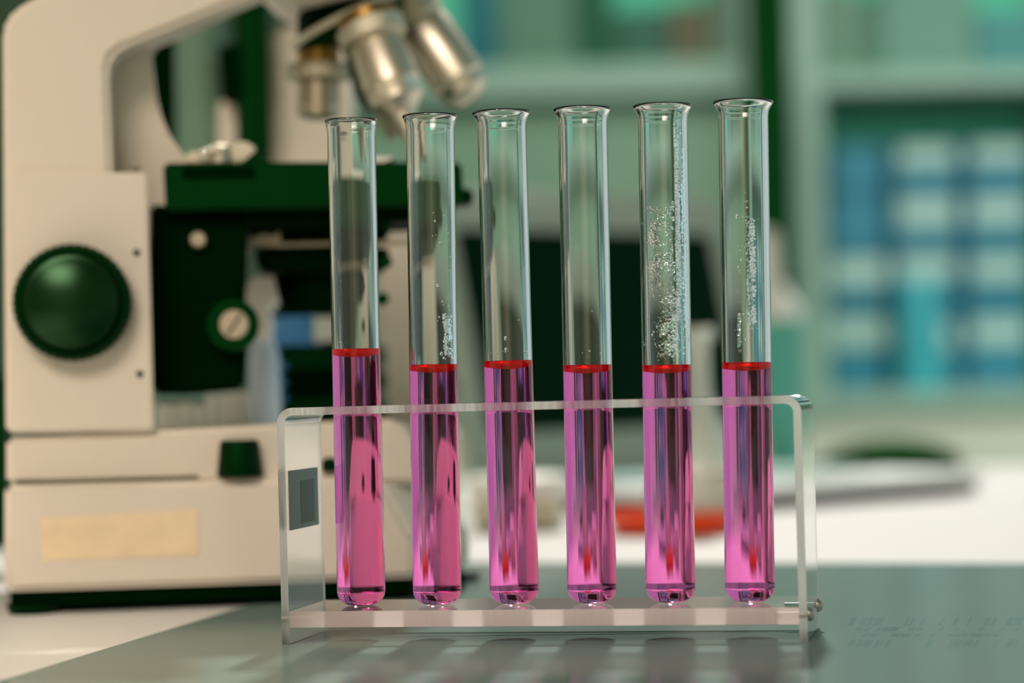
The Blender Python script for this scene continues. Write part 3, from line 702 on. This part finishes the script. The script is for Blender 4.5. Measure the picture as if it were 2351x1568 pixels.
# ------------------------------------------------------------------ flask on a red dish
fb = ground(1608, 1222, ZT); Yf = 1.315
fx = at(1608, 1170, Yf).x; gf = Yf / F
dish = thing('dish', 'round red plastic dish on the bench carrying the conical flask', 'dish', (fx - .012, Yf, ZT))
dz = at(1600, 1168, Yf).z
bm = bmesh.new(); lathe(bm, [(0, 0), (0, .030), (.002, .034), (dz - ZT, .038), (dz - ZT, .036), (.004, .031), (.003, 0)], (fx - .012, Yf, ZT), (0, 0, 1), 48); link('dish_body', bm, REDP, dish)
bm = bmesh.new(); lathe(bm, [(dz - ZT - .003, .036), (dz - ZT - .003, .0395), (dz - ZT, .0395), (dz - ZT, .036)], (fx - .012, Yf, ZT), (0, 0, 1), 48, close=True); link('dish_rim', bm, REDP, dish)
flask = thing('conical_flask', 'small frosted conical flask with pale contents standing in the red dish', 'flask', (fx, Yf, ZT + .0032))
topz = at(1610, 752, Yf).z; z0 = ZT + .0036; hf = topz - z0
o_ = [(0, 0), (0, .026), (.002, .029), (.006, .0295), (hf * .18, .027), (hf * .60, .0085), (hf * .68, .0068), (hf * .90, .0065), (hf * .93, .0075), (hf * .96, .0098), (hf, .0100), (hf, .0080)]
i_ = [(hf * .94, .0056), (hf * .68, .0054), (hf * .60, .0072), (hf * .18, .0255), (.006, .0275), (.003, .024), (.0025, 0)]
bm = bmesh.new(); lathe(bm, o_ + i_, (fx, Yf, z0), (0, 0, 1), 48); link('flask_wall', bm, FROST, flask, ang=50)
bm = bmesh.new(); lathe(bm, [(.0031, 0), (.0035, .0235), (.007, .0265), (hf * .18, .0245), (hf * .27, .018), (hf * .30, .008), (hf * .305, 0)], (fx, Yf, z0), (0, 0, 1), 40); link('contents', bm, PALEFILL, flask)  # pale contents, with the whitish reflection in the flask put into their colour

# pale jar / roll at the laptop's left
jr = ground(1240, 1212, ZT)
jx = at(1190, 1150, 1.38).x; jz = at(1190, 1090, 1.38).z
j = thing('round_jar', 'low cream jar with pale lid on the bench, seen between the second and fourth tubes', 'jar', (jx, 1.38, ZT))
bm = bmesh.new(); lathe(bm, [(0, 0), (0, .022), (.003, .025), ((jz - ZT) * .6, .0255), ((jz - ZT) * .6, 0)], (jx, 1.38, ZT), (0, 0, 1), 40); link('jar_body', bm, pbr('cream_jar', (.62, .58, .42), .5), j)
bm = bmesh.new(); lathe(bm, [((jz - ZT) * .6, 0), ((jz - ZT) * .6, .0275), ((jz - ZT) * .95, .0275), ((jz - ZT), .025), ((jz - ZT), 0)], (jx, 1.38, ZT), (0, 0, 1), 40); link('jar_lid', bm, WHITEP, j)

# teal bottle
Yt = 2.0; bx_ = at(1762, 900, Yt).x; gt = Yt / F
bt = thing('bottle', 'tall bottle of teal liquid with pale shoulder and cap, right of the last tube', 'bottle', (bx_, Yt, ZT))
z1 = at(1765, 735, Yt).z - ZT; z2 = at(1765, 640, Yt).z - ZT; z3 = at(1765, 530, Yt).z - ZT
bm = bmesh.new(); lathe(bm, [(0, 0), (0, 80 * gt), (.004, 84 * gt), (z1, 84 * gt), (z1, 0)], (bx_, Yt, ZT), (0, 0, 1), 40); link('liquid_body', bm, TEALB, bt)
bm = bmesh.new(); lathe(bm, [(z1, 0), (z1, 84 * gt), (z1 + .010, 80 * gt), (z1 + (z2 - z1) * .6, 58 * gt), (z2, 34 * gt), (z2, 0)], (bx_, Yt, ZT), (0, 0, 1), 40); link('shoulder', bm, WHITEP, bt)
bm = bmesh.new(); lathe(bm, [(z2, 0), (z2, 34 * gt), (z3 - .004, 32 * gt), (z3, 24 * gt), (z3, 0)], (bx_, Yt, ZT), (0, 0, 1), 32, (24, .02, lambda t: True)); link('cap', bm, WHITEP, bt)

# ------------------------------------------------------------------ shelving behind
YS = 3.4
def bx(name, xa, ya, xb, yb, Y0, Y1, m_, par=None, bev=.002):
    p = at(xa, yb, Y0); q = at(xb, ya, Y0); 
    bm = bmesh.new(); box(bm, (min(p.x, q.x), Y0, min(p.z, q.z)), (max(p.x, q.x), Y1, max(p.z, q.z)), bev)
    return link(name, bm, m_, par)
uc = thing('counter_cabinet', 'pale green laboratory counter unit below the shelves at the back', 'cabinet', (1, YS, zf))
zc = at(1900, 905, YS - .2).z
bm = bmesh.new(); box(bm, (-2.5, YS - .2, zf), (1.15, YS + .45, zc - .03), .003); link('cabinet_body', bm, CABM, uc)
bm = bmesh.new(); box(bm, (-2.5, YS - .22, zc - .03), (1.17, YS + .47, zc), .003); link('counter_top', bm, SHELF, uc)
bm = bmesh.new(); box(bm, (-2.5, YS - .204, zc - .36), (1.15, YS - .2, zc - .352)); link('plinth_line', bm, GREYG, uc)
def shelf_unit(name, label, xl, xr, boards, posts):
    u = thing(name, label, 'shelf', (at((xl + xr) / 2, 880, YS).x, YS, zc))
    pl = at(xl, 880, YS); pr_ = at(xr, 880, YS); ztop = at(xl, -500, YS).z
    for k, (pa, pb) in enumerate(posts):
        a = at(pa, 400, YS).x; b = at(pb, 400, YS).x
        bm = bmesh.new(); box(bm, (a, YS, zc), (b, YS + .32, ztop), .003); link('side_panel', bm, SHELF, u)
    for ya, yb in boards:
        zz1 = at((xl + xr) / 2, ya, YS).z; zz0 = at((xl + xr) / 2, yb, YS).z
        bm = bmesh.new(); box(bm, (at(posts[0][1], 400, YS).x, YS + .002, zz0), (at(posts[-1][0], 400, YS).x, YS + .31, zz1), .003); link('shelf_board', bm, SHELF, u)
    bm = bmesh.new(); box(bm, (pl.x + .005, YS + .30, zc), (pr_.x - .005, YS + .315, ztop)); link('back_panel', bm, SHELFD, u)
    return u
u1 = shelf_unit('shelving_unit', 'grey-green open shelving unit with blue boxes at the right of the photo', 1798, 2560, [(160, 200)], [(1798, 1890), (2480, 2560)])
u2 = shelf_unit('shelving_unit', 'grey-green shelving unit behind the laptop, left of the dark gap', 700, 1745, [(150, 225)], [(700, 760), (1700, 1745)])
# cupboard door below the shelf of the left unit
bx('cupboard_door', 765, 235, 1700, 880, YS + .01, YS + .03, pbr('cupboard_paint', (.17, .30, .21), .7), u2)
bx('dark_strip', 1736, -400, 1804, 878, YS - .10, YS - .07, BLACK, None)  # dark sheet added where the gap between the units is dark
ob = bpy.data.objects['dark_strip']; ob.name = 'gap_dark_sheet'; tag(ob, 'narrow dark vertical sheet standing for the dark gap between the two shelving units', 'panel')
# blue drawers with labels
zb0 = at(2100, 868, YS).z
cols = [(1906, 2045), (2050, 2215), (2220, 2380)]
rows = [(292, 400), (408, 540), (548, 672), (680, 865)]
lab_y = {1: [(322, 380), (452, 518), (582, 640), (742, 800)], 2: [(312, 372), (450, 512), (586, 642), (732, 790)], 0: [None, None, (590, 655), (728, 796)]}
names_c = ['left', 'middle', 'right']; names_r = ['top', 'second', 'third', 'lowest']
zzs = []
ytops = [292, 405, 545, 676, 868]
for ci, (xa, xb) in enumerate(cols):
    for ri in range(4):
        p = at(xa + 3, ytops[ri + 1] , YS - .0); q = at(xb - 3, ytops[ri], YS)
        zlo = at(2100, ytops[ri + 1], YS).z + (zc - at(2100, 868, YS).z); zhi = at(2100, ytops[ri], YS).z + (zc - at(2100, 868, YS).z) - .0015
        t = thing('storage_box', f'blue storage box, {names_r[ri]} of the {names_c[ci]} stack on the right shelf' + ('' if lab_y[ci][ri] else ', no label'), 'box', ((p.x + q.x) / 2, YS + .02, zlo), 'blue boxes on the right shelf')
        bm = bmesh.new(); box(bm, (p.x + .004, YS + .02, zlo), (q.x - .004, YS + .28, zhi), .004); link('box_body', bm, BLUED, t)
        if lab_y[ci][ri]:
            ya, yb = lab_y[ci][ri]; m_ = (xa + xb) / 2
            l0 = at(m_ - 62, yb, YS); l1 = at(m_ + 62, ya, YS)
            bm = bmesh.new(); box(bm, (l0.x, YS + .0185, max(l0.z, zlo + .008)), (l1.x, YS + .0202, min(l1.z, zhi - .006)), .0003); link('card_label', bm, LABEL, t)
# cyan cylinder in front of them
p = at(2118, 862, YS - .08); hh = at(2118, 640, YS - .08).z - zc
cy = thing('cyan_cylinder', 'cyan plastic cylinder standing in front of the middle stack of blue boxes', 'cylinder', (p.x, YS - .08, zc))
bm = bmesh.new(); lathe(bm, [(0, 0), (0, .024), (.004, .026), (hh * .9, .025), (hh * .9, 0)], (p.x, YS - .08, zc), (0, 0, 1), 32); link('cylinder_body', bm, CYAN, cy)
bm = bmesh.new(); lathe(bm, [(hh * .9, 0), (hh * .9, .027), (hh, .026), (hh, 0)], (p.x, YS - .08, zc), (0, 0, 1), 32); link('cylinder_cap', bm, CYAN, cy)
# binders and boxes on the upper shelves
def binder(lbl, xa, xb, yt, m_, board_y, unit, cat='binder', nm_='binder'):
    zlo = at(1200 if unit == 2 else 2150, board_y, YS).z; a = at(xa, 400, YS); b = at(xb, 400, YS); zt2 = at(xa, yt, YS).z
    t = thing(nm_, lbl, cat, ((a.x + b.x) / 2, YS + .03, zlo), 'files on the upper shelves')
    bm = bmesh.new(); box(bm, (a.x, YS + .03, zlo), (b.x, YS + .27, zt2), .004); link('cover', bm, m_, t)
    bm = bmesh.new(); m2 = (a.x + b.x) / 2; w2 = (b.x - a.x) * .28
    box(bm, (m2 - w2, YS + .029, zlo + .02), (m2 + w2, YS + .0302, zlo + .05), .0002); link('spine_label', bm, m_, t)
DB = pbr('deep_blue_card', (.0, .13, .16), .6); DG = pbr('dark_green_card', (.0, .085, .035), .7); MG = pbr('mid_green_card', (.085, .20, .135), .7); TG = pbr('teal_card', (.022, .115, .07), .7)
LG = pbr('pale_green_card', (.12, .235, .165), .7)
for (l_, xa, xb, yt, m_) in [
    ('deep blue binder right of the angled objectives on the upper shelf', 1065, 1150, -90, DB), ('grey-green binder beside the deep blue one', 1155, 1330, -140, MG),
    ('dark green binder left of the teal one on the upper shelf', 1335, 1420, -60, DG), ('teal-green box between dark green and brown binders', 1425, 1545, 15, TG),
    ('brown binder left of the pale post on the upper shelf', 1550, 1650, 0, BROWN), ('pale green binder at the right end of the upper shelf, by the dark gap', 1654, 1694, -60, LG)]:
    binder(l_, xa, xb, yt, m_, 150, 2)
for (l_, xa, xb, yt, m_) in [
    ('grey-green binder next to the shelf post, right shelving unit', 1893, 1990, -40, LG), ('dark green narrow binder on the right shelving unit', 1994, 2040, 10, MG),
    ('wide pale green box on the right shelving unit', 2044, 2260, -60, pbr('sage_card', (.12, .27, .21), .7)), ('blue-green binder at the right edge of the photo', 2265, 2420, 20, pbr('sea_card', (.06, .24, .24), .7))]:
    binder(l_, xa, xb, yt, m_, 160, 1)
